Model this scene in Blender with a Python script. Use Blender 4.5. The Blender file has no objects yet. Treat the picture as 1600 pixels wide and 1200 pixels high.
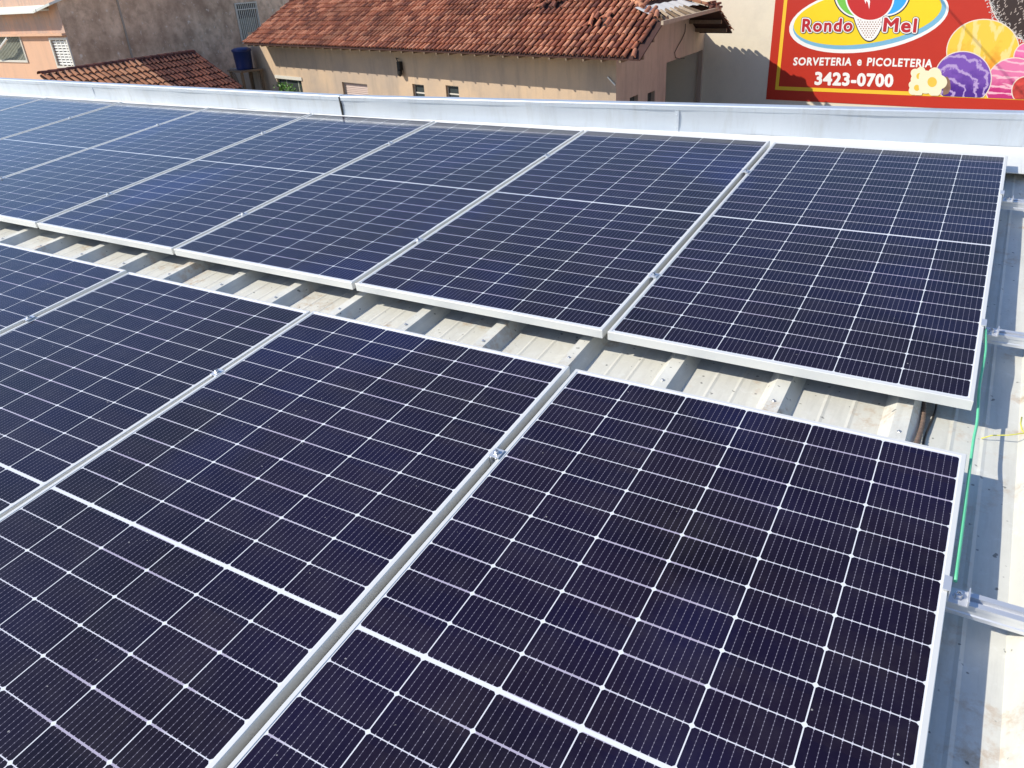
import bpy, math, random
from mathutils import Matrix, Vector
random.seed(7)
sc = bpy.context.scene
R3 = math.radians
# ------------------------------------------------------------------ camera
FPX = 1201.4                                   # focal length in pixels of a 1600 px wide frame
RW = Matrix(((0.863652805980425, 0.501086636310355, -0.054918244993046234),
             (0.19473935744331097, -0.4321489570075453, -0.8805247649087843),
             (-0.4649520549309351, 0.7497729402067637, -0.4708079488995187)))   # world -> camera (right, down, forward)
CAM = Vector((0.9223, -2.0940, 1.0389))
cd = bpy.data.cameras.new('camera'); cam = bpy.data.objects.new('camera', cd); sc.collection.objects.link(cam)
cd.sensor_width = 36; cd.lens = FPX / 1600 * 36; cd.clip_start = 0.05; cd.clip_end = 3000
cm = Matrix((RW[0], -RW[1], -RW[2])).transposed().to_4x4(); cm.translation = CAM
cam.matrix_world = cm; sc.camera = cam
# ------------------------------------------------------------------ light
SUN = Vector((-0.98, -0.76, 1.0)).normalized()     # towards the sun
w = bpy.data.worlds.new('World'); sc.world = w; w.use_nodes = True
nt = w.node_tree; bg = nt.nodes['Background']; sk = nt.nodes.new('ShaderNodeTexSky')
sk.sky_type = 'NISHITA'; sk.sun_disc = False
sk.sun_elevation = math.asin(SUN.z); sk.sun_rotation = math.atan2(SUN.x, SUN.y)
sk.altitude = 200; sk.air_density = 1.0; sk.dust_density = 0.3; sk.ozone_density = 2.2
hs = nt.nodes.new('ShaderNodeHueSaturation'); hs.inputs['Saturation'].default_value = 1.08; hs.inputs['Hue'].default_value = .507
nt.links.new(sk.outputs[0], hs.inputs['Color']); nt.links.new(hs.outputs[0], bg.inputs[0]); bg.inputs[1].default_value = 0.15
ld = bpy.data.lights.new('sun', 'SUN'); ld.energy = 4.3; ld.angle = R3(0.53); ld.color = (1.0, 0.94, 0.82)
sun = bpy.data.objects.new('sun', ld); sc.collection.objects.link(sun)
sun.rotation_euler = SUN.to_track_quat('Z', 'Y').to_euler()
sc.view_settings.view_transform = 'Standard'; sc.view_settings.look = 'None'
sc.view_settings.exposure = 0.30; sc.view_settings.gamma = 1.0
# ------------------------------------------------------------------ helpers
MR = Matrix(((0.9999154303779075, 0.0012360698228484216, 0.012946204986675574),
             (0.0, 0.9954729620121243, -0.095045157177037),
             (-0.013005079475496489, 0.09503711924401281, 0.9953887752399236))).to_4x4()   # roof frame -> world

def ray(u, v):
    return RW.transposed() @ Vector(((u - 800) / FPX, (v - 600) / FPX, 1.0))
def onplane(u, v, P, N):
    d = ray(u, v); return CAM + d * ((P - CAM).dot(N) / d.dot(N))
def atz(u, v, z):
    d = ray(u, v); return CAM + d * ((z - CAM.z) / d.z)

SHEAR = [0.0]
class MB:
    def __init__(s): s.v = []; s.f = []; s.m = []; s.mi = 0
    def add(s, vs, fs):
        o = len(s.v); s.v += [tuple(p) for p in vs]; s.f += [tuple(i + o for i in f) for f in fs]; s.m += [s.mi] * len(fs); return s
    def box(s, x0, x1, y0, y1, z0, z1):
        return s.add([(x0,y0,z0),(x1,y0,z0),(x1,y1,z0),(x0,y1,z0),(x0,y0,z1),(x1,y0,z1),(x1,y1,z1),(x0,y1,z1)],
                     [(0,3,2,1),(4,5,6,7),(0,1,5,4),(1,2,6,5),(2,3,7,6),(3,0,4,7)])
    def quad(s, a, b, c, d): return s.add([a, b, c, d], [(0,1,2,3)])
    def prism(s, prof, axis, a0, a1, caps=True):
        """closed profile extruded along axis 'x' or 'y'"""
        n = len(prof); vs = []
        for a in (a0, a1):
            for p in prof:
                vs.append((a, p[0], p[1]) if axis == 'x' else (p[0], a, p[1]))
        fs = [(i, (i+1) % n, n + (i+1) % n, n + i) for i in range(n)]
        if caps: fs += [tuple(range(n))[::-1], tuple(range(n, 2*n))]
        return s.add(vs, fs)
    def bar(s, p, q, w_, h_=None, up=Vector((0,0,1))):
        p = Vector(p); q = Vector(q); h_ = h_ or w_; d = (q - p).normalized(); x = d.cross(up)
        if x.length < 1e-4: x = d.cross(Vector((1,0,0)))
        x.normalize(); y = x.cross(d); vs = []
        for c in (p, q):
            for a, b in ((-1,-1),(1,-1),(1,1),(-1,1)): vs.append(c + x*a*w_/2 + y*b*h_/2)
        return s.add(vs, [(0,1,2,3)[::-1],(4,5,6,7),(0,1,5,4),(1,2,6,5),(2,3,7,6),(3,0,4,7)])
    def tube(s, pts, r, n=8, caps=True):
        pts = [Vector(p) for p in pts]; vs = []; fs = []
        rr = r if isinstance(r, (list, tuple)) else [r] * len(pts)
        pu = None
        for i, p in enumerate(pts):
            d = (pts[min(i+1, len(pts)-1)] - pts[max(i-1, 0)]).normalized()
            if pu is None: pu = d.orthogonal().normalized()
            x = (pu - d * pu.dot(d)).normalized(); pu = x; y = d.cross(x)
            for k in range(n):
                a = 2*math.pi*k/n; vs.append(p + (x*math.cos(a) + y*math.sin(a)) * rr[i])
        for i in range(len(pts)-1):
            for k in range(n):
                fs.append((i*n+k, i*n+(k+1) % n, (i+1)*n+(k+1) % n, (i+1)*n+k))
        if caps: fs += [tuple(range(n))[::-1], tuple(range((len(pts)-1)*n, len(pts)*n))]
        return s.add(vs, fs)
    def lathe(s, prof, n=20, c=(0,0,0)):
        vs = []; fs = []
        for r, z in prof:
            for k in range(n):
                a = 2*math.pi*k/n; vs.append((c[0]+r*math.cos(a), c[1]+r*math.sin(a), c[2]+z))
        for i in range(len(prof)-1):
            for k in range(n): fs.append((i*n+k, i*n+(k+1) % n, (i+1)*n+(k+1) % n, (i+1)*n+k))
        fs += [tuple(range(n))[::-1], tuple(range((len(prof)-1)*n, len(prof)*n))]
        return s.add(vs, fs)
    def build(s, name, mat, parent=None, smooth=False, mw=None):
        if SHEAR[0]: s.v = [(p[0] - SHEAR[0]*p[1], p[1], p[2]) for p in s.v]
        me = bpy.data.meshes.new(name); me.from_pydata(s.v, [], s.f)
        for m_ in (mat if isinstance(mat, (list, tuple)) else [mat]): me.materials.append(m_)
        for p, mi in zip(me.polygons, s.m): p.material_index = mi; p.use_smooth = smooth
        me.update()
        o = bpy.data.objects.new(name, me); sc.collection.objects.link(o)
        if parent: o.parent = parent
        if mw is not None: o.matrix_world = mw
        return o

def tag(o, label=None, cat=None, group=None, kind=None):
    if label: o['label'] = label
    if cat: o['category'] = cat
    if group: o['group'] = group
    if kind: o['kind'] = kind
    return o
def empty(name, mw, label=None, cat=None, group=None, kind=None):
    o = bpy.data.objects.new(name, None); sc.collection.objects.link(o); o.empty_display_size = .1
    o.matrix_world = mw; return tag(o, label, cat, group, kind)
def copy_tree(o, parent=None):
    c = o.copy(); sc.collection.objects.link(c)
    if parent: c.parent = parent
    for ch in [x for x in o.children]: copy_tree(ch, c)
    return c
def roofm(x, y, z=0.0): return MR @ Matrix.Translation((x, y, z))

# ------------------------------------------------------------------ materials
class NT:
    """small node-graph helper"""
    def __init__(s, name):
        s.mat = bpy.data.materials.new(name); s.mat.use_nodes = True; s.t = s.mat.node_tree
        s.p = s.t.nodes['Principled BSDF']
    def n(s, typ, **kw):
        x = s.t.nodes.new(typ)
        for k, v in kw.items(): setattr(x, k, v)
        return x
    def link(s, a, b):
        s.t.links.new(a, b)
    def m(s, op, a, b=None, c=None):
        x = s.n('ShaderNodeMath', operation=op)
        for i, v in enumerate((a, b, c)):
            if v is None: continue
            if isinstance(v, (int, float)): x.inputs[i].default_value = v
            else: s.link(v, x.inputs[i])
        return x.outputs[0]
    def obj(s): 
        return s.n('ShaderNodeTexCoord').outputs['Object']
    def xyz(s, vec):
        x = s.n('ShaderNodeSeparateXYZ'); s.link(vec, x.inputs[0]); return x.outputs
    def noise(s, vec, scale, detail=4, rough=.55, stretch=None):
        if stretch:
            mp = s.n('ShaderNodeMapping'); mp.inputs['Scale'].default_value = stretch; s.link(vec, mp.inputs[0]); vec = mp.outputs[0]
        x = s.n('ShaderNodeTexNoise'); x.inputs['Scale'].default_value = scale; x.inputs['Detail'].default_value = detail
        x.inputs['Roughness'].default_value = rough; s.link(vec, x.inputs['Vector']); return x.outputs['Fac']
    def ramp(s, fac, stops):
        x = s.n('ShaderNodeValToRGB'); e = x.color_ramp.elements
        while len(e) < len(stops): e.new(.5)
        for el, (p, c) in zip(e, stops):
            el.position = p; el.color = (c[0], c[1], c[2], 1) if isinstance(c, (tuple, list)) else (c, c, c, 1)
        s.link(fac, x.inputs[0]); return x.outputs[0]
    def mix(s, fac, a, b, blend='MIX'):
        x = s.n('ShaderNodeMix', data_type='RGBA', blend_type=blend)
        for i, v in ((0, fac), (6, a), (7, b)):
            if isinstance(v, (int, float)): x.inputs[i].default_value = v
            elif isinstance(v, (tuple, list)): x.inputs[i].default_value = (v[0], v[1], v[2], 1)
            else: s.link(v, x.inputs[i])
        return x.outputs[2]
    def bump(s, h, strength=.3, dist=.01):
        x = s.n('ShaderNodeBump'); x.inputs['Strength'].default_value = strength; x.inputs['Distance'].default_value = dist
        s.link(h, x.inputs['Height']); s.link(x.outputs[0], s.p.inputs['Normal'])
    def set(s, **kw):
        for k, v in kw.items():
            i = s.p.inputs[k.replace('_', ' ')]
            if isinstance(v, (int, float)): i.default_value = v
            elif isinstance(v, (tuple, list)): i.default_value = (v[0], v[1], v[2], 1)
            else: s.link(v, i)
        return s.mat

def flat(name, col, rough=.6, metal=0.0, var=.06, scale=6):
    g = NT(name); o = g.obj(); nz = g.noise(o, scale, 5)
    c = g.mix(nz, tuple(max(0, x*(1-var*1.6)) for x in col), tuple(min(1, x*(1+var*1.6)) for x in col))
    return g.set(Base_Color=c, Roughness=rough, Metallic=metal)

PW, PH, PT = 1.04, 2.107, .03                     # panel width, length, frame depth
GX = .02; PITCH = PW + GX
CX, CY = .1690, .0861                             # cell pitch across and along
MX = (PW - 6 * CX) / 2; MY = .0165

def cell_material():
    g = NT('solar_cells'); o = g.obj(); x, y, z = g.xyz(o)
    ri = g.n('ShaderNodeObjectInfo').outputs['Random']
    M = g.m
    u = M('DIVIDE', M('SUBTRACT', x, MX), CX)
    fu = M('FRACT', u); dx = M('MULTIPLY', M('SUBTRACT', .5, M('ABSOLUTE', M('SUBTRACT', fu, .5))), CX)
    yy = M('SUBTRACT', PH/2, M('ABSOLUTE', M('SUBTRACT', y, PH/2)))
    v = M('DIVIDE', M('SUBTRACT', yy, MY), CY)
    fv = M('FRACT', v); dy = M('MULTIPLY', M('SUBTRACT', .5, M('ABSOLUTE', M('SUBTRACT', fv, .5))), CY)
    # row gaps widen and turn lilac grey in noise patches
    wn = g.noise(o, 2.3, 2, .5, (1.2, 1.0, 1)); wm = g.m('SMOOTHSTEP', .50, .62, wn) if False else g.ramp(wn, [(.50, 0.0), (.56, 1.0)])
    gapx = M('LESS_THAN', dx, .0012)
    gw = M('ADD', .0011, M('MULTIPLY', wm, .0010))
    gapy = M('LESS_THAN', dy, gw)
    corner = M('LESS_THAN', M('ADD', dx, dy), .0068)
    outx = M('GREATER_THAN', M('ABSOLUTE', M('SUBTRACT', x, PW/2)), 3*CX - .0012)
    outy = M('LESS_THAN', v, .012); mid = M('GREATER_THAN', v, 11.994)
    white = M('MAXIMUM', M('MAXIMUM', gapx, corner), M('MAXIMUM', M('MAXIMUM', outx, outy), mid))
    anyw = M('MAXIMUM', white, gapy)
    # busbars
    t = M('DIVIDE', M('SUBTRACT', M('MULTIPLY', fu, CX), .0158), .01527)
    inb = M('MULTIPLY', M('GREATER_THAN', t, -.3), M('LESS_THAN', t, 9.3))
    db = M('MULTIPLY', M('ABSOLUTE', M('SUBTRACT', t, M('ROUND', t))), .01527)
    bus = M('MULTIPLY', inb, M('LESS_THAN', db, .00036))
    tick = M('MULTIPLY', inb, M('MULTIPLY', M('LESS_THAN', db, .0010), M('LESS_THAN', dy, .0036)))
    # cells
    cu = M('FLOOR', u); cv = M('FLOOR', M('DIVIDE', y, CY))
    cb = g.n('ShaderNodeCombineXYZ'); g.link(cu, cb.inputs[0]); g.link(cv, cb.inputs[1]); g.link(ri, cb.inputs[2])
    wn2 = g.n('ShaderNodeTexWhiteNoise', noise_dimensions='3D'); g.link(cb.outputs[0], wn2.inputs['Vector']); rc = wn2.outputs['Value']
    ob = g.n('ShaderNodeVectorMath', operation='ADD'); g.link(o, ob.inputs[0])
    sc3 = g.n('ShaderNodeCombineXYZ'); g.link(M('MULTIPLY', ri, 37.0), sc3.inputs[0]); g.link(sc3.outputs[0], ob.inputs[1])
    patch = g.noise(ob.outputs[0], 1.5, 3, .5)
    base = g.mix(g.ramp(patch, [(.36, 0.0), (.62, 1.0)]), (.0065, .0032, .0060), (.0080, .0040, .023))
    base = g.mix(g.ramp(rc, [(0, 0.0), (1, 1.0)]), base, g.mix(.4, base, (.020, .011, .016)))
    bl = g.noise(ob.outputs[0], 1.15, 2, .45, (1, .8, 1))
    base = g.mix(g.ramp(bl, [(.57, 0.0), (.72, 1.0)]), base, (.009, .010, .066))  # blue patches: smudgy reflection of the glass coating, painted into the cell colour
    # fine fingers inside the cell: barely visible mottling
    fin = g.noise(o, 260, 2, .5)
    base = g.mix(M('MULTIPLY', fin, .30), base, (.012, .009, .018))
    bead = M('MULTIPLY', inb, M('MULTIPLY', M('LESS_THAN', db, .00065), M('LESS_THAN', M('FRACT', M('DIVIDE', y, .0086)), .28)))
    c = g.mix(bus, base, (.155, .14, .185)); c = g.mix(bead, c, (.25, .235, .29)); c = g.mix(tick, c, (.42, .40, .46))
    c = g.mix(gapy, c, g.mix(wm, (.64, .64, .68), (.40, .36, .45)))
    c = g.mix(white, c, (.70, .71, .73))
    # thin dust on the glass
    dust = g.ramp(g.noise(ob.outputs[0], 9, 6, .7), [(.45, 0.0), (.85, 1.0)])
    c = g.mix(M('MULTIPLY', dust, .035), c, (.42, .38, .33))
    spk = g.ramp(g.noise(ob.outputs[0], 85, 2, .4), [(.775, 0.0), (.79, 1.0)])
    c = g.mix(M('MULTIPLY', spk, .5), c, (.55, .53, .5))
    r = M('ADD', .085, M('MULTIPLY', dust, .08))
    g.bump(g.noise(o, 700, 2, .5), .02, .0005)
    return g.set(Base_Color=c, Roughness=r, IOR=1.39)

M_cell = cell_material()

def metal_mat(name, col, rough=.38, metal=.55, stain=.15, scale=3.0):
    g = NT(name); o = g.obj()
    n1 = g.noise(o, scale, 6, .6, (1, .35, 1)); n2 = g.noise(o, scale*14, 3, .6)
    c = g.mix(g.ramp(n1, [(.35, 0.0), (.75, 1.0)]), col, tuple(x*(1-stain) for x in col))
    c = g.mix(g.m('MULTIPLY', n2, .18), c, tuple(x*.72 for x in col))
    g.bump(n2, .08, .002)
    return g.set(Base_Color=c, Roughness=g.m('ADD', rough - .06, g.m('MULTIPLY', n1, .16)), Metallic=metal)
M_alu = metal_mat('anodised_aluminium', (.74, .735, .70), .40, .15, .04)
M_rail = metal_mat('mill_aluminium', (.76, .77, .79), .38, .6, .06, 8)
M_steel = metal_mat('bright_steel', (.72, .72, .72), .22, .9, .05, 20)
M_flash = metal_mat('zinc_flashing', (.70, .73, .76), .42, .45, .06, 1.2)
def flash_mat():
    g = NT('parapet_sheet'); o = g.obj()
    n1 = g.noise(o, 2.2, 5, .6, (1, 1, .12)); n2 = g.noise(o, 14, 5, .65, (1, 1, .18)); n3 = g.noise(o, 45, 3, .6)
    c = g.mix(g.ramp(n1, [(.35, 0.0), (.7, 1.0)]), (.66, .70, .75), (.56, .60, .65))
    c = g.mix(g.m('MULTIPLY', g.ramp(n2, [(.52, 0.0), (.72, 1.0)]), .35), c, (.42, .42, .40))
    c = g.mix(g.m('MULTIPLY', n3, .12), c, (.4, .4, .4)); g.bump(g.noise(o, 3, 3, .5, (1, 1, .4)), .35, .01)
    return g.set(Base_Color=c, Roughness=g.m('ADD', .34, g.m('MULTIPLY', n2, .2)), Metallic=.5)
M_flash = flash_mat()
M_strip = metal_mat('zinc_strip', (.80, .80, .76), .5, .2, .06, 2)

def roof_mat():
    g = NT('galvanised_roof'); o = g.obj(); x, y, z = g.xyz(o)
    n1 = g.noise(o, 1.3, 7, .62, (1, .45, 1)); n2 = g.noise(o, 11, 5, .65, (1.6, .5, 1)); n3 = g.noise(o, 70, 3, .6)
    c = g.mix(g.ramp(n1, [(.32, 0.0), (.72, 1.0)]), (.80, .78, .69), (.66, .66, .60))
    c = g.mix(g.m('MULTIPLY', g.ramp(n2, [(.42, 0.0), (.72, 1.0)]), .40), c, (.58, .57, .51))
    c = g.mix(g.m('MULTIPLY', n3, .18), c, (.45, .44, .42))
    # sandy foot marks and water stains
    st = g.noise(o, 5.5, 6, .7); m1 = g.ramp(st, [(.53, 0.0), (.62, 1.0)]); m2 = g.ramp(g.noise(o, 30, 4, .7), [(.42, 0.0), (.6, 1.0)])
    c = g.mix(g.m('MULTIPLY', g.m('MULTIPLY', m1, m2), .75), c, (.50, .36, .22))
    dr = g.noise(o, 9, 6, .7, (2.2, .22, 1)); c = g.mix(g.m('MULTIPLY', g.ramp(dr, [(.50, 0.0), (.68, 1.0)]), .36), c, (.44, .43, .38))
    ox = g.noise(o, 22, 5, .75); c = g.mix(g.m('MULTIPLY', g.ramp(ox, [(.54, 0.0), (.66, 1.0)]), .30), c, (.86, .87, .84))
    sp = g.ramp(g.noise(o, 48, 2, .4), [(.70, 0.0), (.74, 1.0)])
    c = g.mix(g.m('MULTIPLY', sp, .75), c, (.10, .10, .09))
    g.bump(g.noise(o, 4, 4, .5), .25, .006)
    return g.set(Base_Color=c, Roughness=g.m('ADD', .38, g.m('MULTIPLY', n2, .22)), Metallic=.15)
M_roof = roof_mat()

def plaster(name, col, dark, amt=.7, scale=.5, streak=True, rough=.9, extra=None):
    g = NT(name); o = g.obj()
    n1 = g.noise(o, scale, 8, .62); n2 = g.noise(o, scale*3, 7, .66, (1.6, 1.6, .25) if streak else None); n3 = g.noise(o, scale*30, 4, .6)
    f = g.m('MULTIPLY', g.ramp(n1, [(.38, 0.0), (.68, 1.0)]), amt)
    c = g.mix(f, col, dark)
    c = g.mix(g.m('MULTIPLY', g.ramp(n2, [(.48, 0.0), (.72, 1.0)]), amt*.75), c, tuple(x*.8 for x in dark))
    c = g.mix(g.m('MULTIPLY', n3, .22), c, tuple(x*.7 for x in col))
    if extra:
        e = g.noise(o, scale*5, 7, .72); c = g.mix(g.ramp(e, [(.58, 0.0), (.66, 1.0)]), c, extra)
    g.bump(n3, .35, .01)
    return g.set(Base_Color=c, Roughness=rough)
M_tan = plaster('tan_plaster', (.58, .42, .275), (.37, .30, .24), .85, .6)
M_housegrey = plaster('grey_render', (.50, .41, .31), (.40, .34, .27), .6, .5)
M_gable = plaster('dusty_pink_plaster', (.56, .43, .33), (.40, .32, .26), .8, .8)
M_cream = plaster('cream_wall', (.76, .67, .51), (.64, .57, .46), .5, .4, streak=False)
M_pink = plaster('peach_plaster', (.72, .43, .27), (.56, .36, .26), .5, .6, extra=None)
M_pinkold = plaster('peeling_peach_plaster', (.66, .40, .27), (.40, .32, .28), .9, .9, extra=(.40, .38, .33))
M_brown = plaster('stained_brown_render', (.86, .62, .43), (.34, .215, .14), 1.0, .8, streak=False, extra=(.80, .68, .56))
M_brown2 = plaster('dark_brown_render', (.27, .18, .125), (.19, .13, .09), .9, .22)
M_greywall = plaster('grey_cement_wall', (.42, .36, .29), (.30, .26, .22), .7, .8)
M_white = flat('white_paint', (.78, .77, .72), .5)
M_whroof = flat('cream_metal_roof', (.74, .75, .68), .5, 0, .04, 2)
M_wood = flat('weathered_wood', (.20, .14, .09), .8, 0, .3, 12)
M_woodl = flat('pale_wood', (.42, .33, .24), .8, 0, .2, 12)
M_dark = flat('dark_room', (.018, .016, .014), .8)
M_glass = flat('window_glass', (.05, .06, .06), .08, 0, .1)
M_grille = flat('grille_paint', (.62, .58, .50), .5)
M_gate = flat('shutter_grey', (.30, .31, .25), .6, 0, .2, 8)
M_blue = flat('blue_tank_plastic', (.014, .030, .13), .35, 0, .1)
M_bluel = flat('pale_blue_mark', (.45, .5, .7), .5)
M_green = flat('green_string', (.14, .58, .32), .45, 0, .1, 40)
M_black = flat('black_rubber', (.025, .022, .020), .5)
M_conduit = flat('brown_conduit', (.16, .11, .085), .55, 0, .5, 60)
M_yellow = flat('yellow_stalk', (.62, .58, .10), .6)
M_leafy = flat('leaf_green', (.12, .28, .04), .6, 0, .4, 10)
M_dry = flat('dry_leaf', (.40, .22, .10), .8, 0, .4, 30)
M_copper = flat('wire', (.03, .03, .03), .5)
M_sand = flat('dry_ground', (.30, .23, .16), .95, 0, .25, .4)

def tile_mat(name, a, b, c3, moss=.5):
    g = NT(name); o = g.obj(); geo = g.n('ShaderNodeNewGeometry'); r = geo.outputs['Random Per Island']
    col = g.ramp(r, [(0, a), (.45, b), (1, c3)])
    big = g.noise(o, .55, 5, .6); col = g.mix(g.m('MULTIPLY', g.ramp(big, [(.42, 0.0), (.62, 1.0)]), .55), col, tuple(x*.35 for x in b))
    n2 = g.noise(o, 9, 6, .7)
    col = g.mix(g.m('MULTIPLY', g.ramp(n2, [(.52, 0.0), (.72, 1.0)]), moss), col, (.05, .04, .035))
    col = g.mix(g.m('MULTIPLY', g.ramp(g.noise(o, 14, 4, .7), [(.60, 0.0), (.72, 1.0)]), .6), col, (.55, .42, .32))
    g.bump(n2, .4, .01)
    return g.set(Base_Color=col, Roughness=.85)
M_tile = tile_mat('old_clay_tiles', (.15, .045, .028), (.42, .13, .060), (.66, .29, .16), .6)
M_tilenew = tile_mat('orange_clay_tiles', (.44, .17, .08), (.55, .24, .12), (.60, .28, .15), .15)
M_tiledarkshade = tile_mat('dark_and_shadow_toned_tiles', (.09, .022, .014), (.15, .038, .022), (.22, .065, .036), .5)  # broken tiles, and the shed tiles whose dark tone stands for shadow
M_pan = flat('tile_channel', (.055, .022, .016), .95, 0, .3, 4)

# ------------------------------------------------------------------ ground
g_ = MB(); GZ = -4.0
g_.quad((-900, -900, GZ), (900, -900, GZ), (900, 900, GZ), (-900, 900, GZ))
tag(g_.build('ground', M_sand), kind='structure')

# ------------------------------------------------------------------ our roof (roof frame: X along the rows, Y up the slope, Z = panel faces)
ZF, ZR = -.105, -.066
RIB0, RP = .885, .3267
bd = empty('roof_building', roofm(-3, -1, ZF), 'long building whose pale corrugated metal roof carries the solar panels', 'building')
rs = MB(); prof = []
X0, X1, Y0, Y1 = -12.0, 5.0, -5.0, 2.24
k0 = math.floor((X0 - RIB0) / RP); k1 = math.ceil((X1 - RIB0) / RP)
for k in range(k0, k1):
    c = RIB0 + k * RP; lap = .0025 if k % 3 == 0 else 0
    prof += [(c-.050, ZF), (c-.020, ZR), (c+.020, ZR + lap), (c+.050, ZF)]
    for q in (.33, .66):
        m_ = c + .05 + (RP - .1) * q
        prof += [(m_-.008, ZF), (m_, ZF+.0020), (m_+.008, ZF)]
NY = 60; vs = []; fs = []; n = len(prof)
for j in range(NY + 1):
    y = Y0 + (Y1 - Y0) * j / NY
    for i, (x, z) in enumerate(prof):
        dz = .0022*math.sin(x*3.1 + y*2.3) + .0012*math.sin(y*7 + x*1.7)
        if abs(z - ZF) > .01: dz *= .15
        vs.append((x, y, z + dz))
for j in range(NY):
    for i in range(n - 1): fs.append((j*n+i, j*n+i+1, (j+1)*n+i+1, (j+1)*n+i))
rs.add([(a+3, b+1, c-ZF) for a, b, c in vs], fs)
rs.build('roof_sheet', M_roof, bd)
sm = MB()
for k in range(-26, 10):
    for yy in (-3.3, -1.9, -.5, -.105, .95, 2.02):
        c = RIB0 + k * RP + random.uniform(-.004, .004)
        sm.lathe([(.006, 0), (.006, .0012), (.0036, .0014), (.0036, .004), (.001, .0045)], 8, (c+3, yy+1+random.uniform(-.01, .01), ZR-ZF+.001))
sm.build('roof_screw', M_steel, bd)['kind'] = 'stuff'
wl = MB(); wl.box(X0+3.05, X1+2.95, Y1+1.0, Y1+1.12, -4.2, -.05); wl.box(X0+3.05, X1+2.95, Y0+.9, Y0+1.0, -3.9, -.05)
wl.box(X0+2.95, X0+3.05, Y0+.9, Y1+1.12, -4.1, -.05); wl.box(X1+2.95, X1+3.05, Y0+.9, Y1+1.12, -4.1, -.05)
wl.build('wall', M_cream, bd)

# parapet: two runs meeting at a seam
pp = empty('parapet', roofm(-3.05, 2.255, ZF), 'low zinc clad parapet running behind the upper row of panels with one dark seam', 'parapet')
def run(ax, ay, bx, by, za, zb):
    a = Vector((ax+3.05, ay-2.255, 0)); b = Vector((bx+3.05, by-2.255, 0)); d = (b - a).normalized(); nn = Vector((-d.y, d.x, 0))
    L = (b - a).length
    pf = MB(); N = max(2, int(L / .5)); top = .1
    # face: slightly buckled sheet
    rows = [(0, .055), (.003, .09), (.004, .13), (.0, .235-.012)]
    vs = []; fs = []
    for i in range(N*4 + 1):
        t = i / (N*4); p = a.lerp(b, t); ztop = za + (zb - za) * t
        for q, (off, h) in enumerate(rows):
            hh = h if q < 3 else ztop
            wob = .0025*math.sin(t*L*5 + q) + .002*math.sin(t*L*11.3)
            vs.append(p + nn*(off + wob) + Vector((0, 0, hh)))
    for i in range(N*4):
        for q in range(3): fs.append((i*4+q, (i+1)*4+q, (i+1)*4+q+1, i*4+q+1))
    pf.add(vs, fs); pf.build('face_sheet', M_flash, pp, True)
    cp = MB(); up_ = Vector((0, 0, 1))
    def strip(o0, h0, o1, h1, mb):
        mb.quad(a + nn*o0 + up_*h0(0), b + nn*o0 + up_*h0(1), b + nn*o1 + up_*h1(1), a + nn*o1 + up_*h1(0))
    zt = lambda t: za + (zb - za) * t
    strip(-.003, lambda t: zt(t)-.010, -.003, lambda t: zt(t)+.014, cp)
    strip(-.003, lambda t: zt(t)+.014, .0, lambda t: zt(t)+.020, cp)
    strip(.0, lambda t: zt(t)+.020, .055, lambda t: zt(t)+.018, cp)
    strip(.055, lambda t: zt(t)+.018, .055, lambda t: -.3, cp)
    strip(-.003, lambda t: zt(t)-.010, .0, lambda t: zt(t)-.010, cp)
    cp.build('coping', M_flash, pp)
    bs = MB()
    strip(-.34, lambda t: .043, .0, lambda t: .056, bs)
    strip(-.34, lambda t: .043, -.34, lambda t: .038, bs)
    bs.build('base_flashing', M_strip, pp)
run(-12.0, 2.38, -3.055, 2.262, .172, .172)
run(-3.045, 2.255, 1.095, 2.405, .172, .196)
run(1.095, 2.405, 5.0, 2.53, .196, .210)
for xj in (-8.9, -6.0, -.62, 2.3):       # lapped joints with rivets
    t_ = (xj + 3.045)/(1.095 + 3.045); yj = (2.255 + (2.405-2.255)*t_) if xj > -3 else 2.262 + (2.38-2.262)*(-3.055-xj)/8.945
    jm = MB(); z_ = (.172 + .024*max(0, min(1.4, t_))) - .012
    jm.box(xj+3.05, xj+3.075, yj-2.255-.0012, yj-2.255+.010, .055, z_)
    for zz_ in (.075, .112, .148): jm.lathe([(.004, 0), (.003, .002), (.001, .0026)], 8, (0,0,0)); jm.v[-24:] = [(xj+3.062+a_, yj-2.255-.0012-c_, zz_+b_) for a_, b_, c_ in jm.v[-24:]]
    jm.build('lap_joint', M_flash, pp)
sm2 = MB(); sm2.box(-.005, .005, -.006, .012, .055, .190); sm2.build('seam', M_black, pp)

# ------------------------------------------------------------------ solar panels
def make_panel():
    root = empty('solar_panel', MR.copy())
    fr = MB(); lw = .0115; z1 = 0.0; zg = -.0016
    # four mitred frame sides: profile outer wall, top lip, inner step, bottom flange
    def side(p, q, inn):
        p = Vector(p); q = Vector(q); inn = Vector(inn); d = (q - p).normalized()
        prof = [(0, -PT), (0, z1-.0012), (.0012, z1), (lw-.0008, z1), (lw, z1-.0008), (lw, zg-.004), (.0016, zg-.006), (.0016, -PT+.0016), (.026, -PT+.0016), (.026, -PT)]
        vs = [p + inn*o + d*o + Vector((0, 0, z)) for o, z in prof] + [q + inn*o - d*o + Vector((0, 0, z)) for o, z in prof]
        k = len(prof); fr.add(vs, [(i, k+i, k+(i+1) % k, (i+1) % k) for i in range(k)] )
    side((0,0,0), (PW,0,0), (0,1,0)); side((PW,0,0), (PW,PH,0), (-1,0,0)); side((PW,PH,0), (0,PH,0), (0,-1,0)); side((0,PH,0), (0,0,0), (1,0,0))
    fr.build('frame', M_alu, root)
    gl = MB(); gl.box(.0035, PW-.0035, .0035, PH-.0035, zg-.0035, zg); gl.build('cell_sheet', M_cell, root)
    return root
P0 = make_panel()
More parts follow.
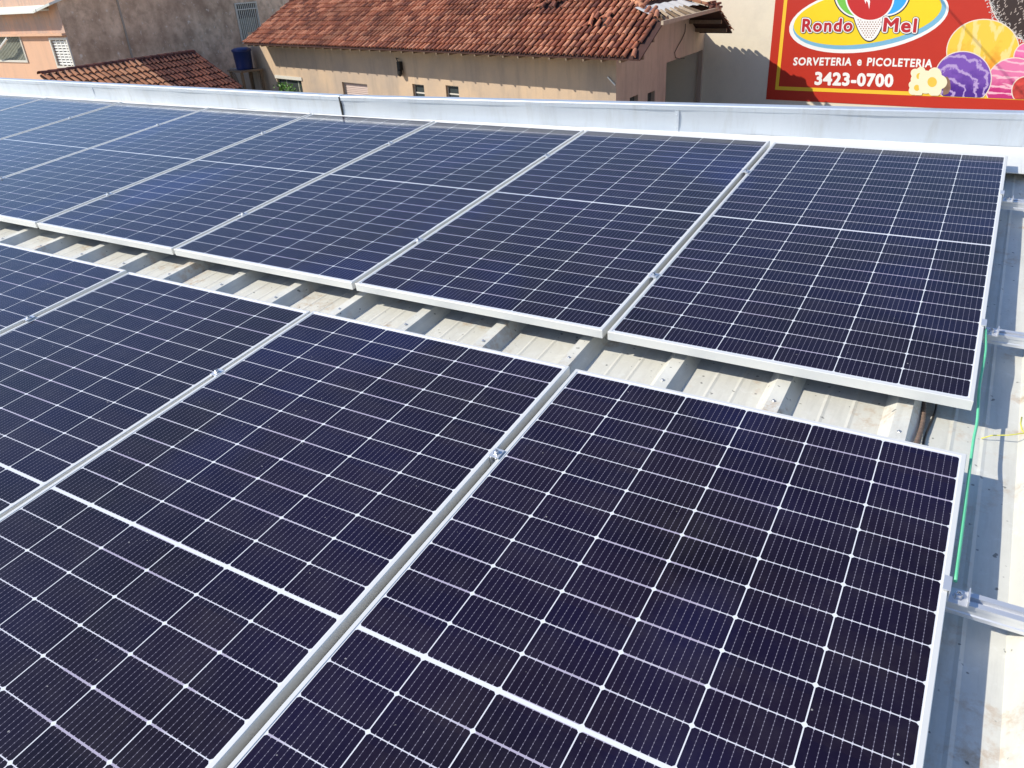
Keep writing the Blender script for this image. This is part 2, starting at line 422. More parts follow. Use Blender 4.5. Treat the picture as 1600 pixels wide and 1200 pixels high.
ordn = ['first', 'second', 'third', 'fourth', 'fifth', 'sixth', 'seventh', 'eighth', 'ninth']
def place_panel(k, back, i0=[0]):
    o = P0 if i0[0] == 0 else copy_tree(P0); i0[0] += 1
    o.matrix_world = roofm(-k*PITCH + random.uniform(-.001, .001), 0 if back else -.237-PH, random.uniform(-.0006, .0006)) @ Matrix.Rotation(random.uniform(-.0006, .0006), 4, 'Z') @ Matrix.Rotation(random.uniform(-.0022, .0022), 4, 'X')
    if k == 0: l = 'solar panel at the right end of the %s row' % ('upper' if back else 'lower')
    elif back: l = 'solar panel %s from the right in the upper row by the parapet' % ordn[k]
    else: l = 'solar panel %s from the right in the lower row nearest the camera' % ordn[k]
    tag(o, l, 'solar panel', 'solar panels of the upper row' if back else 'solar panels of the lower row')
for k in range(8): place_panel(k, True)
for k in range(4): place_panel(k, False)

# ------------------------------------------------------------------ rails
RZ1, RZ0 = -PT - .0005, -.066
def rail(y, x0, x1, label):
    m = MB(); w_ = .019; h0 = RZ0 + .0006 - RZ1
    pr = [(-w_, h0), (w_, h0), (w_, 0), (.006, 0), (.006, -.010), (-.006, -.010), (-.006, 0), (-w_, 0)]
    # small grooves on the front wall
    pr = [(-w_, h0), (w_, h0), (w_, 0), (.006, 0), (.006, -.010), (-.006, -.010), (-.006, 0), (-w_, 0), (-w_, -.009), (-w_+.0025, -.011), (-w_+.0025, -.024), (-w_, -.026)]
    m.prism(pr, 'x', x0, x1)
    o = m.build('mounting_rail', M_rail, None, False, roofm(0, y, RZ1)); return tag(o, label, 'rail', 'aluminium rails under the panels')
RY_U, RY_M, RY_F = 1.615, .462, -.680
rail(RY_U, -8.6, 2.2, 'aluminium rail under the far half of the upper row, nearest the parapet')
rail(RY_M, -8.6, 2.2, 'aluminium rail under the near half of the upper row, ending beside the green string')
rail(RY_F, -4.4, 2.2, 'aluminium rail under the lower row, jutting out past the screw clamp')
rail(-1.86, -4.4, 2.2, 'aluminium rail under the near end of the lower row')

# clamps
def hexbolt(m, x, y, z, r=.0065, h=.008):
    m.lathe([(r*1.5, 0), (r*1.5, .0012), (r, .0014), (r, h), (r*.6, h+.001), (r*.55, h-.004)], 6, (x, y, z))
def mid_clamp():
    r = empty('mid_clamp', MR.copy())
    b = MB(); b.box(-.0145, .0145, -.018, .018, .0008, .0030)
    b.box(-.0088, -.0062, -.020, .020, -.029, .0008); b.box(.0062, .0088, -.020, .020, -.029, .0008)
    b.build('bracket', M_rail, r)
    h = MB(); hexbolt(h, 0, 0, .0036); h.build('bolt', M_steel, r); return r
def end_clamp():
    r = empty('end_clamp', MR.copy())
    b = MB(); b.box(-.010, .004, -.020, .020, .0008, .0036); b.box(.0015, .004, -.020, .020, -.029, .0008)
    b.box(.004, .040, -.020, .020, -.0290, -.0262); b.box(.0375, .040, -.020, .020, -.0262, -.012)
    b.build('bracket', M_rail, r)
    h = MB(); hexbolt(h, .021, 0, -.0262, .0072, .010); h.build('bolt', M_steel, r); return r
mc0 = mid_clamp(); first = True
pairs = ['first and second', 'second and third', 'third and fourth', 'fourth and fifth', 'fifth and sixth', 'sixth and seventh', 'seventh and eighth']
for (ry, nk, row, half) in ((RY_U - .0, 7, 'upper', 'far'), (RY_M-.03, 7, 'upper', 'near'), (RY_F-.01, 3, 'lower', 'middle')):
    for k in range(nk):
        o = mc0 if first else copy_tree(mc0); first = False
        o.matrix_world = roofm(-k*PITCH - GX/2, ry, 0)
        if row == 'upper': l = 'clamp on the %s rail between the %s upper row panels from the right' % (half, pairs[k])
        else: l = 'clamp between the %s lower row panels from the right' % pairs[k]
        tag(o, l, 'clamp', 'clamps between panels')
ec0 = end_clamp()
for i, (y, l) in enumerate(((RY_U-.012, 'end clamp on the far rail at the right edge of the upper row'), (RY_M-.018, 'end clamp at the top of the green string, right edge of upper row'),
                            (RY_F-.008, 'end clamp with a large screw at the right edge of the lower row'))):
    o = ec0 if i == 0 else copy_tree(ec0)
    o.matrix_world = roofm(PW + .0005, y, 0); tag(o, l, 'clamp', 'end clamps at the right edge of the panels')

# green string, conduit, debris
g = MB(); pts = []
ctrl = [(1.046, .43, -.012), (1.053, .30, -.016), (1.050, .12, -.022), (1.056, -.05, -.03), (1.053, -.15, -.026), (1.052, -.30, -.018), (1.0525, -.45, -.016), (1.052, -.66, -.014)]
for i in range(len(ctrl)-1):
    for t in range(8):
        f = t/8; a = Vector(ctrl[i]); b = Vector(ctrl[i+1]); s_ = f*f*(3-2*f)
        pts.append(Vector((a.x+(b.x-a.x)*s_, a.y+(b.y-a.y)*f, a.z+(b.z-a.z)*s_)))
pts.append(Vector(ctrl[-1])); g.tube(pts, .0036, 8)
tag(g.build('green_string', M_green, None, True, MR), 'thin green string stretched down the right edge of the panels', 'string')
g = MB(); pts = []; rr = []
for i in range(90):
    t = i/89; y = .16 - .42*t; x = .915 + .030*t + .010*math.sin(t*5.0); z = -.087 - .006*math.sin(t*6)
    pts.append((x, y, z)); rr.append(.0072 if i % 3 == 0 else .0054)
g.tube(pts, rr, 10)
cdt = g.build('conduit', M_conduit, None, False, MR); tag(cdt, 'ribbed brown cable conduit lying beside a roof rib in the gap between rows', 'conduit')
g = MB(); pts = [(.955 + .006*math.sin(i*.5), .16 - .026*i, -.098+.002*math.sin(i)) for i in range(12)]
g.tube(pts, .0032, 6); tag(g.build('cable', M_black, None, True, MR), 'thin black cable beside the ribbed conduit in the gap between rows', 'cable')
g = MB(); g.tube([(1.078, -.018, -.099), (1.10, -.014, -.085), (1.135, -.008, -.078), (1.166, -.006, -.064)], .0016, 6)
g.tube([(1.160, .07, -.066), (1.158, .035, -.064), (1.162, .004, -.063), (1.172, -.012, -.062)], .0019, 6)
tag(g.build('yellow_stalk', M_yellow, None, True, MR), 'bent yellow plant stalk lying on the roof right of the panels', 'stalk')
def leaf(x, y, z, s, label, rz):
    m = MB(); vs = []; N = 9
    for i in range(N):
        t = i/(N-1); wd = math.sin(math.pi*t)**.7*.32*s*(1+.25*math.sin(i*2.3)); zc = .012*math.sin(t*3.1)+.004*math.sin(i*1.9)
        vs += [(t*s, -wd, zc+.008), (t*s, 0, zc), (t*s, wd*.9, zc+.010)]
    fs = []
    for i in range(N-1):
        for q in (0, 1): fs.append((i*3+q, (i+1)*3+q, (i+1)*3+q+1, i*3+q+1))
    m.add(vs, fs); o = m.build('dry_leaf', M_dry, None, True, roofm(x, y, z) @ Matrix.Rotation(rz, 4, 'Z')); tag(o, label, 'leaf')
leaf(1.178, .205, ZR+.001, .030, 'curled orange dry leaf on the rib at the right edge', .4)
leaf(1.190, -.125, ZR+.001, .035, 'small tan dry leaf on the rib beside the lit patch', 1.9)

# ------------------------------------------------------------------ clay tile roofs
def tiled(mb, O, U, V, nu, nv, sp, ex, keep=None, jitter=.012, rad=None, bad=None):
    """arched cover tiles in courses; O eave corner, U along the eave, V up the slope (unit vectors)"""
    U = Vector(U).normalized(); V = Vector(V).normalized(); N = U.cross(V).normalized()
    if N.z < 0: N = -N
    rad = rad or sp*.36
    for i in range(nu):
        for j in range(nv):
            a = (i+.5)*sp; b = j*ex
            if keep and not keep(a, b): continue
            ja = random.uniform(-jitter, jitter); rot = random.uniform(-.03, .03); lift = random.uniform(0, .012)
            if bad and bad(a, b): ja += random.uniform(-.09, .09); rot += random.uniform(-.5, .5); lift += random.uniform(-.02, .07)
            L = ex*1.18; vs = []; S = 6
            for e in range(2):
                bb = b - .04 + e*L; r = rad*(1.0 if e == 0 else .84); zz = (.030 if e == 0 else .0) + lift
                for s_ in range(S+1):
                    th = math.pi*s_/S; x = math.cos(th)*r; h = math.sin(th)*r*.85 + zz
                    vs.append(Vector(O) + U*(a + ja + x + rot*(bb-b)) + V*bb + N*h)
            for s_ in range(S+1):      # under side of the lower lip gives thickness
                th = math.pi*s_/S; r = rad*.80; vs.append(Vector(O) + U*(a + ja + math.cos(th)*r) + V*(b-.04) + N*(math.sin(th)*r*.85 + .030 + lift))
            fs = [(s_, s_+1, S+1+s_+1, S+1+s_) for s_ in range(S)] + [(s_, 2*(S+1)+s_, 2*(S+1)+s_+1, s_+1) for s_ in range(S)]
            mb.add(vs, fs)

# ------------------------------------------------------------------ tiled house
EL = atz(380, 68, CAM.z - 1.9); ER = atz(1000, 93, CAM.z - 1.9)
e_ = (ER - EL).normalized(); n_ = Vector((-e_.y, e_.x, 0)); LEN = (ER - EL).length; EH = EL.z - GZ
HM = Matrix((( e_.x, n_.x, 0, EL.x), (e_.y, n_.y, 0, EL.y), (0, 0, 1, GZ), (0, 0, 0, 1)))
HI = HM.inverted()
KS = .3204                                     # the plot is skewed: depth leans along the eave
TP_ = .46; HB = 1.40
OV = .9
def hf(u, v, b=OV):       # point of the front wall plane (house frame) seen at a pixel of the photograph
    q = HI @ onplane(u, v, EL + n_*b, n_); return Vector((q.x + KS*q.y, q.y, q.z))
def hg(u, v, a):
    q = HI @ onplane(u, v, EL + e_*a, (e_ + n_*KS).normalized()); return Vector((q.x + KS*q.y, q.y, q.z))
AC = hf(963, 95).x; AL = hf(391, 71).x; BD = hg(1104, 50, AC).y
SHEAR[0] = KS
house = empty('tiled_house', HM, 'long tan house under a large old clay tile roof with a broken right end', 'house')
RB = 3.68; RH = RB*TP_; HBZ = HB*TP_; PA = math.atan(TP_)
RT = AC                                        # gable wall position
def opening_wall(x0, x1, z0, z1, ops, fn):
    """wall panel with rectangular openings; fn(x, z, depth) -> vertex"""
    xs = sorted({x0, x1, *[o[0] for o in ops], *[o[1] for o in ops]}); zs = sorted({z0, z1, *[o[2] for o in ops], *[o[3] for o in ops]})
    m = MB()
    for i in range(len(xs)-1):
        for j in range(len(zs)-1):
            cx_, cz = (xs[i]+xs[i+1])/2, (zs[j]+zs[j+1])/2
            if any(o[0] < cx_ < o[1] and o[2] < cz < o[3] for o in ops): continue
            m.quad(fn(xs[i], zs[j], 0), fn(xs[i+1], zs[j], 0), fn(xs[i+1], zs[j+1], 0), fn(xs[i], zs[j+1], 0))
    for a, b, c, d in ops:
        D = .16
        m.quad(fn(a, c, 0), fn(b, c, 0), fn(b, c, D), fn(a, c, D)); m.quad(fn(a, d, 0), fn(a, d, D), fn(b, d, D), fn(b, d, 0))
        m.quad(fn(a, c, 0), fn(a, c, D), fn(a, d, D), fn(a, d, 0)); m.quad(fn(b, c, 0), fn(b, d, 0), fn(b, d, D), fn(b, c, D))
    return m
fops = []
for (ua, va, ub, vb) in ((432.5, 122, 470, 150), (534, 128, 573, 152), (644, 131, 662, 156), (696, 133, 716, 158)):
    p = hf(ua, va); q = hf(ub, va+1); r = hf((ua+ub)/2, vb); fops.append((p.x, q.x, max(r.z, .9)-.35, p.z))
WT = EH + OV*TP_ - .08             # wall top just under the tiles
fw = opening_wall(AL, AC, 0, WT, fops, lambda x, z, d: (x, OV + d, z)); fw.build('front_wall', M_housegrey if False else M_tan, house)
# gable wall with its openings; top follows the roof
gops = []
for (ua, va, ub, vb) in ((1041.5, 98, 1097, 170), (984, 153, 997, 170), (1012, 146, 1023, 170)):
    p = hg(ua, va, AC); q = hg(ub, va, AC); gops.append((p.y, q.y, .05 if ub - ua > 40 else p.z-.9, p.z))
GT = EH + HBZ - .05
gb = opening_wall(OV, BD, 0, EH-.25, gops, lambda y, z, d: (AC - d, y, z))
t30 = TP_
s1 = min((GT-EH)/t30, BD)
gb.add([(AC, OV, EH-.25), (AC, OV, WT-.02), (AC, HB, GT), (AC, 2*RB-HB, GT), (AC, 2*RB-.1, EH-.05), (AC, BD, EH-.12), (AC, BD, EH-.25)], [(0, 6, 5, 4, 3, 2, 1)])
gb.build('gable_wall', M_gable, house)
ow = MB(); ow.quad((AC-.01, BD, 0), (AL, BD, 0), (AL, BD, EH-.1), (AC-.01, BD, EH-.1)); ow.quad((AL, BD, 0), (AL, OV, 0), (AL, OV, WT), (AL, BD, EH-.1))
ow.build('rear_wall', M_tan, house)
# roof timbers and tiles
rt = MB(); sx = e_
ridge_end = 16.8
def keep_front(a, b):
    bd_ = b*math.cos(PA); h = b*math.sin(PA)
    if bd_ > RB - .1: return False
    if bd_ > HB:
        lim = LEN - (bd_ - HB)*(LEN - ridge_end)/(RB - HB)
        return a < lim
    return a < LEN
cosp, sinp = math.cos(PA), math.sin(PA)
def badf(a, b):
    return (abs(a - 18.0) < .45 and .95 < b < 1.7) or (a > LEN-.35 and random.random() < .5) or (abs(a-15.9) < .5 and 1.9 < b < 2.6) 
tiled(rt, (0, 0, EH+.02), (1,0,0), (0, cosp, sinp), int(LEN/.205), 13, .205, .315, keep_front, bad=badf)
rb_ = MB()
rb_.add([(0, 0, EH), (LEN, 0, EH), (LEN, HB, EH+HBZ), (ridge_end, RB, EH+RH), (0, RB, EH+RH), (0, 0, EH-.035), (LEN, 0, EH-.035), (LEN, HB, EH+HBZ-.035), (ridge_end, RB, EH+RH-.035), (0, RB, EH+RH-.035)],
        [(0,1,2,3,4), (9,8,7,6,5), (0,5,6,1), (1,6,7,2), (4,3,8,9), (0,4,9,5)])
# back slope and its overhang at the gable
rb_.add([(0, RB, EH+RH-.002), (ridge_end, RB, EH+RH-.002), (LEN, 2*RB-HB, EH+HBZ), (LEN, 2*RB+.1, EH-.06), (0, 2*RB+.1, EH-.06)], [(0,1,2,3,4)])
rb_.add([(0, RB, EH+RH-.04), (ridge_end, RB, EH+RH-.04), (LEN, 2*RB-HB, EH+HBZ-.04), (LEN, 2*RB+.1, EH-.10), (0, 2*RB+.1, EH-.10)], [(4,3,2,1,0)])
rb_.add([(LEN, 2*RB-HB, EH+HBZ), (LEN, 2*RB+.1, EH-.06), (LEN, 2*RB+.1, EH-.10), (LEN, 2*RB-HB, EH+HBZ-.04)], [(0,1,2,3)])
roofo = rb_.build('roof', M_pan, house)
rt.build('roof_tiles', M_tile, roofo)
# back slope tiles near the gable, seen edge on, and rubble on the ridge end
bt = MB(); tiled(bt, (LEN-2.6, 2*RB+.1, EH-.04), (1,0,0), (0, -cosp, sinp), 13, 5, .205, .315)
bt.build('rear_roof_tiles', M_tile, roofo)
# half hip: upper part tiled in newer orange tiles, lower part bare rafters with a metal sheet
A_ = Vector((LEN, HB, EH+HBZ)); B_ = Vector((LEN, 2*RB-HB, EH+HBZ)); T_ = Vector((ridge_end, RB, EH+RH))
mid_ = (A_ + B_)/2; Vh = (T_ - mid_).normalized(); Hh = (T_ - mid_).length; Wh = (B_ - A_).length
ht = MB()
def keep_hip(a, b):
    return b > .95 and abs(a - Wh/2) < (Wh/2)*(1 - b/Hh) - .05
tiled(ht, A_, (0,1,0), Vh, int(Wh/.205), 13, .205, .315, keep_hip)
ht.build('hip_tiles', M_tilenew, roofo)
hp = MB(); Nh = Vector((0,1,0)).cross(Vh); Nh = Nh if Nh.z > 0 else -Nh
def H(a, b, h=0): return A_ + Vector((0,1,0))*a + Vh*b + Nh*h
hp.add([H(Wh/2-(Wh/2)*(1-.95/Hh), .95, -.02), H(Wh/2+(Wh/2)*(1-.95/Hh), .95, -.02), H(Wh/2, Hh, -.02)], [(0,1,2)])
hp.build('hip_underlay', M_pan, roofo)
sh = MB()
for i in range(24):
    a0 = .22 + i*(Wh-.75)/24; a1 = .22 + (i+1)*(Wh-.75)/24; z0 = .012*math.sin(i*math.pi/2); z1_ = .012*math.sin((i+1)*math.pi/2)
    sh.quad(H(a0, .52+.05*math.sin(i*.4), z0+.01), H(a1, .52+.05*math.sin((i+1)*.4), z1_+.01), H(a1, 1.02, z1_+.02), H(a0, 1.02, z0+.02))
sh.build('metal_patch', M_white, roofo)
tm = MB()
tm.bar(H(-.1, -.02, .02), H(Wh+.15, .02, .02), .07, .09)
tm.build('beam', M_woodl, roofo)
for i in range(7):
    r_ = MB(); a = .25 + i*.46
    r_.bar(H(a, 0, .03), H(a + (Wh/2-a)*.25, .60, .03), .05, .06); r_.build('rafter', M_woodl if i % 2 else M_wood, roofo)
for hh, dz in ((.32, -.10), (.95, -.08)):
    q = MB(); q.bar((AC-.2, hh*1.0, EH+hh*t30+dz-.02), (LEN-.05, hh, EH+hh*t30+dz-.02), .09, .13); q.build('purlin', M_wood, roofo)
for bb in (6.4, 7.0):
    q = MB(); q.bar((AC-.2, bb, EH+(2*RB-bb)*t30-.14), (LEN-.05, bb, EH+(2*RB-bb)*t30-.14), .08, .10); q.build('purlin', M_wood, roofo)
q = MB()
for i in range(34):
    q.box(.3+i*.58, .35+i*.58, -.0, 1.1, EH-.09, EH-.045)
q.build('eave_rafters', M_wood, roofo)
q = MB()     # hip and ridge caps
def caps(P, Q, mb, r=.11):
    P = Vector(P); Q = Vector(Q); L = (Q-P).length; N = int(L/.34); d = (Q-P).normalized()
    for i in range(N):
        a = P + d*(i*L/N) ; b = a + d*(L/N*1.12); x = d.cross(Vector((0,0,1))).normalized(); y = x.cross(d)
        if y.z < 0: y = -y
        vs = []
        for c, rr_ in ((a, r), (b, r*.82)):
            for s_ in range(7):
                th = math.pi*s_/6 ; vs.append(c + x*math.cos(th)*rr_ + y*(math.sin(th)*rr_*.8 + .02))
        mb.add(vs, [(s_, s_+1, 8+s_, 7+s_) for s_ in range(6)])
caps(T_ + (A_-T_)*.72, T_, q); caps(T_, (0, RB, EH+RH), q); caps(B_, T_, q)
q.build('ridge_tiles', M_tilenew, roofo)
q = MB()
for i in range(14):
    c = H(Wh-.25+random.uniform(-.25, .35), random.uniform(-.05, .35), .06+random.uniform(0, .08))
    th = random.uniform(0, 3); q.bar(c, c + Vector((.18*math.cos(th), .18*math.sin(th), random.uniform(-.05, .05))), .12, .05)
q.build('broken_tiles', M_tiledarkshade, roofo)

# windows of the house
def rect_on(fn, a, b, c, d): return [fn(a, c), fn(b, c), fn(b, d), fn(a, d)]
def framew(mb, x0, x1, z0, z1, y, t=.035, dpt=.03):
    mb.box(x0, x1, y, y+dpt, z1-t, z1); mb.box(x0, x1, y, y+dpt, z0, z0+t); mb.box(x0, x0+t, y, y+dpt, z0+t, z1-t); mb.box(x1-t, x1, y, y+dpt, z0+t, z1-t)
for i, (x0, x1, z0, z1) in enumerate(fops):
    y = OV + .10
    f = MB(); framew(f, x0+.004, x1-.004, z0+.004, z1-.004, y)
    if i == 0:
        f.box(x0+(x1-x0)*.30, x0+(x1-x0)*.33, y, y+.03, z0+.035, z1-.035); f.box(x0+(x1-x0)*.78, x0+(x1-x0)*.82, y, y+.03, z0+.035, z1-.035)
    if i in (2, 3): f.box(x0+.035, x1-.035, y, y+.03, (z0+z1)/2+.12, (z0+z1)/2+.16)
    fo = f.build('window', M_grille if i else M_gate, house)
    p = MB()
    if i == 1:      # louvred shutter
        for j in range(12):
            zz = z0+.05 + j*(z1-z0-.1)/12; p.quad((x0+.035, y+.005, zz), (x1-.035, y+.005, zz), (x1-.035, y+.05, zz+.09), (x0+.035, y+.05, zz+.09))
        p.build('louvre', flat('louvre_pinkish', (.50, .38, .32), .4), fo)
    else:
        p.box(x0+.035, x1-.035, y+.012, y+.018, z0+.035, z1-.035); p.build('pane', M_glass, fo)
    if i == 0:
        lt = MB(); lt.box(x0-.10, x1+.10, OV-.035, OV-.002, z1, z1+.12); lt.build('lintel', M_grille, house)
# leaves in the window
SHEAR[0] = 0
pl = empty('potted_plant', HM @ Matrix.Translation(((fops[0][0]+fops[0][1])/2 - KS*(OV-.14), OV-.14, fops[0][2]+.35)), 'bright green leafy plant in front of the left window of the tan house', 'plant')
lf = MB(); wd = (fops[0][1]-fops[0][0])
for i in range(160):
    c = Vector((random.gauss(0, wd*.22), random.gauss(-.05, .06), random.uniform(.0, .55)*(1-.3*random.random()))); s_ = random.uniform(.04, .09)
    d1 = Vector((random.uniform(-1,1), random.uniform(-1,1), random.uniform(-.2,1))).normalized(); d2 = d1.orthogonal().normalized()
    lf.add([c, c+d1*s_+d2*s_*.4, c+d1*s_*2, c+d1*s_-d2*s_*.4], [(0,1,2,3)])
lf.build('foliage', M_leafy, pl); st = MB(); st.tube([(0,-.03,-.85), (0,-.02,.2), (.05,-.03,.4)], [.02, .015, .008], 6); st.build('stem', M_wood, pl)
pt_ = MB(); pt_.lathe([(.10, -1.10), (.14, -.86), (.15, -.84)], 12, (0, -.03, 0)); pt_.build('pot', M_tilenew, pl)
SHEAR[0] = KS
bx = MB(); c = hf(627, 107); bx.tube([(c.x-.10, OV-.02, c.z+.30), (c.x-.12, OV-.10, c.z+.33), (c.x+.02, OV-.14, c.z+.20)], .018, 6); bx.box(c.x-.06, c.x+.10, OV-.16, OV-.003, c.z-.05, c.z+.22)
bx.lathe([(.03, -.2), (.10, -.12), (.10, -.02), (.03, 0)], 10, (c.x+.04, OV-.14, c.z-.03))
bx.build('wall_lamp', M_dark, house)
stx = MB(); a = hf(950, 120); b = hf(962, 133); stx.bar((a.x, OV-.02, a.z), (b.x, OV-.02, b.z), .04, .03); stx.build('white_strip', M_white, house)
wr = MB(); pw = [hg(u, v, AC) for u, v in ((1070, 37), (1069, 50), (1064, 62), (1058, 72), (1053, 82), (1054, 90), (1060, 92), (1068, 91))]
wr.tube([(AC+.03, p.y, p.z) for p in pw], .012, 5); wr.build('hanging_wire', M_copper, house)
# inside of the big opening: dim back wall, floor
ins = MB(); y0, y1 = gops[0][0], gops[0][1]
ins.quad((AC-1.6, y0-.5, 0.02), (AC-1.6, y1+.1, 0.02), (AC-1.6, y1+.1, EH), (AC-1.6, y0-.5, EH)); ins.quad((AC-1.6, y0-.5, .02), (AC-.17, y0-.5, .02), (AC-.17, y0-.5, EH), (AC-1.6, y0-.5, EH))
ins.build('inner_wall', M_greywall, house)
for (y0, y1, z0, z1) in gops[1:]:
    p = MB(); p.quad((AC-.13, y0, z0), (AC-.13, y1, z0), (AC-.13, y1, z1), (AC-.13, y0, z1)); p.build('window', M_glass, house)

SHEAR[0] = 0
# ------------------------------------------------------------------ cream wall with the painted sign
ang = R3(-10); we = Vector((math.cos(ang), math.sin(ang), 0)); wn = Vector((math.sin(ang), -math.cos(ang), 0))    # along, out (towards camera)
WP = Vector((-4.6, 23.95, 0))
wm = Matrix(((we.x, -wn.x, 0, WP.x), (we.y, -wn.y, 0, WP.y), (0, 0, 1, GZ), (0, 0, 0, 1))); wi = wm.inverted()
cw = MB(); cw.box(-9, 16, .0, 9, 0, 7.6)
cwo = cw.build('cream_building', M_cream, None, False, wm); tag(cwo, 'tall plain cream building whose flat wall carries the painted red sign', 'building')
def S(u, v):
    q = wi @ onplane(u, v, WP, wn); return Vector((q.x, 0, q.z))
sign = empty('painted_sign', wm, 'large red ice cream parlour sign with a yellow oval logo and phone number', 'sign')
LAYER = [.0]
def flatpoly(pts, lay):
    y = -.012 - lay*.001
    return [(p.x, y, p.z) for p in pts]
def shape(name, pxs, lay, mat, label=None):
    pts = [S(*p) for p in pxs]; m = MB(); m.add(flatpoly(pts, lay), [tuple(range(len(pts)))]); o = m.build(name, mat, sign)
    if label: o['label'] = label
    return o
def ell(cx_, cy_, a, b, th=0, n=48, t0=0, t1=360):
    th = R3(th); out = []
    for i in range(n):
        t = R3(t0 + (t1-t0)*i/(n if t1-t0 == 360 else n-1)); x = a*math.cos(t); y = b*math.sin(t)
        out.append((cx_ + x*math.cos(th) - y*math.sin(th), cy_ + x*math.sin(th) + y*math.cos(th)))
    return out
def paint(name, col, rough=.45): return flat(name, col, rough, 0, .03, 3)
C_red = paint('sign_red', (.47, .024, .008)); C_gold = paint('sign_gold', (.82, .50, .03)); C_white = paint('sign_white', (.80, .78, .74)); C_yel = paint('sign_yellow', (.82, .58, .01))
C_lblue = paint('sign_light_blue', (.18, .42, .58)); C_blk = paint('sign_black', (.02, .02, .03)); C_dred = paint('sign_dark_red', (.45, .015, .02)); C_grn = paint('sign_green', (.16, .50, .06)); C_blu = paint('sign_blue', (.03, .34, .75))
br = S(1197, 155); b2 = S(1600, 173.5); tl = S(1211.5, 0)
bd_ = MB(); zt = 4.9; xr = b2.x + 5.0
P = [Vector((br.x, 0, br.z)), Vector((xr, 0, br.z)), Vector((xr, 0, zt)), Vector((br.x, 0, zt))]
bd_.box(br.x, xr, -.012, -.003, br.z, zt+2.2); bd_.build('board', C_red, sign)
# gold border (a level frame line inside the board)
gl_ = S(1211.5, 140); gt = S(1217, 134); wl_ = abs(gt.x-gl_.x) * .95; hl = abs(gt.z-gl_.z)
g1 = MB(); y = -.013
zb = (S(1213, 140).z + S(1400, 148).z)/2
def bar2(x0, x1, z0, z1, lay, mb): yy = -.012 - lay*.001; mb.add([(x0,yy,z0),(x1,yy,z0),(x1,yy,z1),(x0,yy,z1)], [(0,1,2,3)])
q0 = S(1214, 137.5); q1 = S(1600, 153); qt = S(1226.5, 0)
hw = .052
g1.add(flatpoly([Vector((q0.x-hw, 0, q0.z-hw)), Vector((q1.x+3, 0, q0.z-hw+(q1.z-q0.z)*(q1.x+3-q0.x)/(q1.x-q0.x))), Vector((q1.x+3, 0, q0.z+hw+(q1.z-q0.z)*(q1.x+3-q0.x)/(q1.x-q0.x))), Vector((q0.x+hw, 0, q0.z+hw)),
                 Vector((q0.x+hw, 0, zt+2)), Vector((q0.x-hw, 0, zt+2))], 1), [(0,1,2,3), (0,3,4,5)])
g1.build('border_line', C_gold, sign)
shape('oval_outline', ell(1358, 29, 126, 51, -9), 1, C_white)
shape('oval_band', ell(1359, 28, 121, 46, -9), 2, C_lblue)
shape('oval', ell(1356, 25, 117, 42.5, -9), 3, C_yel)
for nm, cx_, cy_, mt in (('green_ball', 1342, -10, C_grn), ('blue_ball', 1384, -13, C_blu)):
    shape('ball_outline', ell(cx_, cy_, 40, 40), 4, C_blk); shape('ball_rim', ell(cx_, cy_, 38, 38), 5, C_white); shape(nm, ell(cx_, cy_, 35.5, 35.5), 6, mt)
def conepx(w_, d): return [(1358.5 - w_ + 2*w_*i/14, 27 + d*(1-abs((i-7)/7)**2.2)) for i in range(15)][::1]
shape('cone_outline', conepx(25.5, 38.5), 7, C_blk); shape('cone', conepx(24, 36.5), 8, C_white)
cdm = MB()
for r_ in range(9):
    for k in range(12):
        u = 1337 + k*4.2 + (2.1 if r_ % 2 else 0); v = 31 + r_*3.4; hwid = 24*(1-max(0, (v-27)/36.5))**.455
        if abs(u-1358.5) < hwid-2.5: cdm.add(flatpoly([S(u-1.3, v), S(u, v+1.2), S(u+1.3, v), S(u, v-1.2)], 9), [(0,1,2,3)])
cdm.build('waffle_pattern', paint('waffle_brown', (.30, .14, .09)), sign)
shape('ball_rim', ell(1359.5, -5, 38.5, 38.5), 9.5, C_white); shape('red_ball', ell(1359.5, -5, 36, 36), 10.5, paint('ball_red', (.50, .018, .015)))
shape('highlight', [(1351, 0), (1356, -6), (1360, 2), (1358.5, 14), (1356.5, 4), (1354, 1), (1353, 6)], 11.5, C_white)

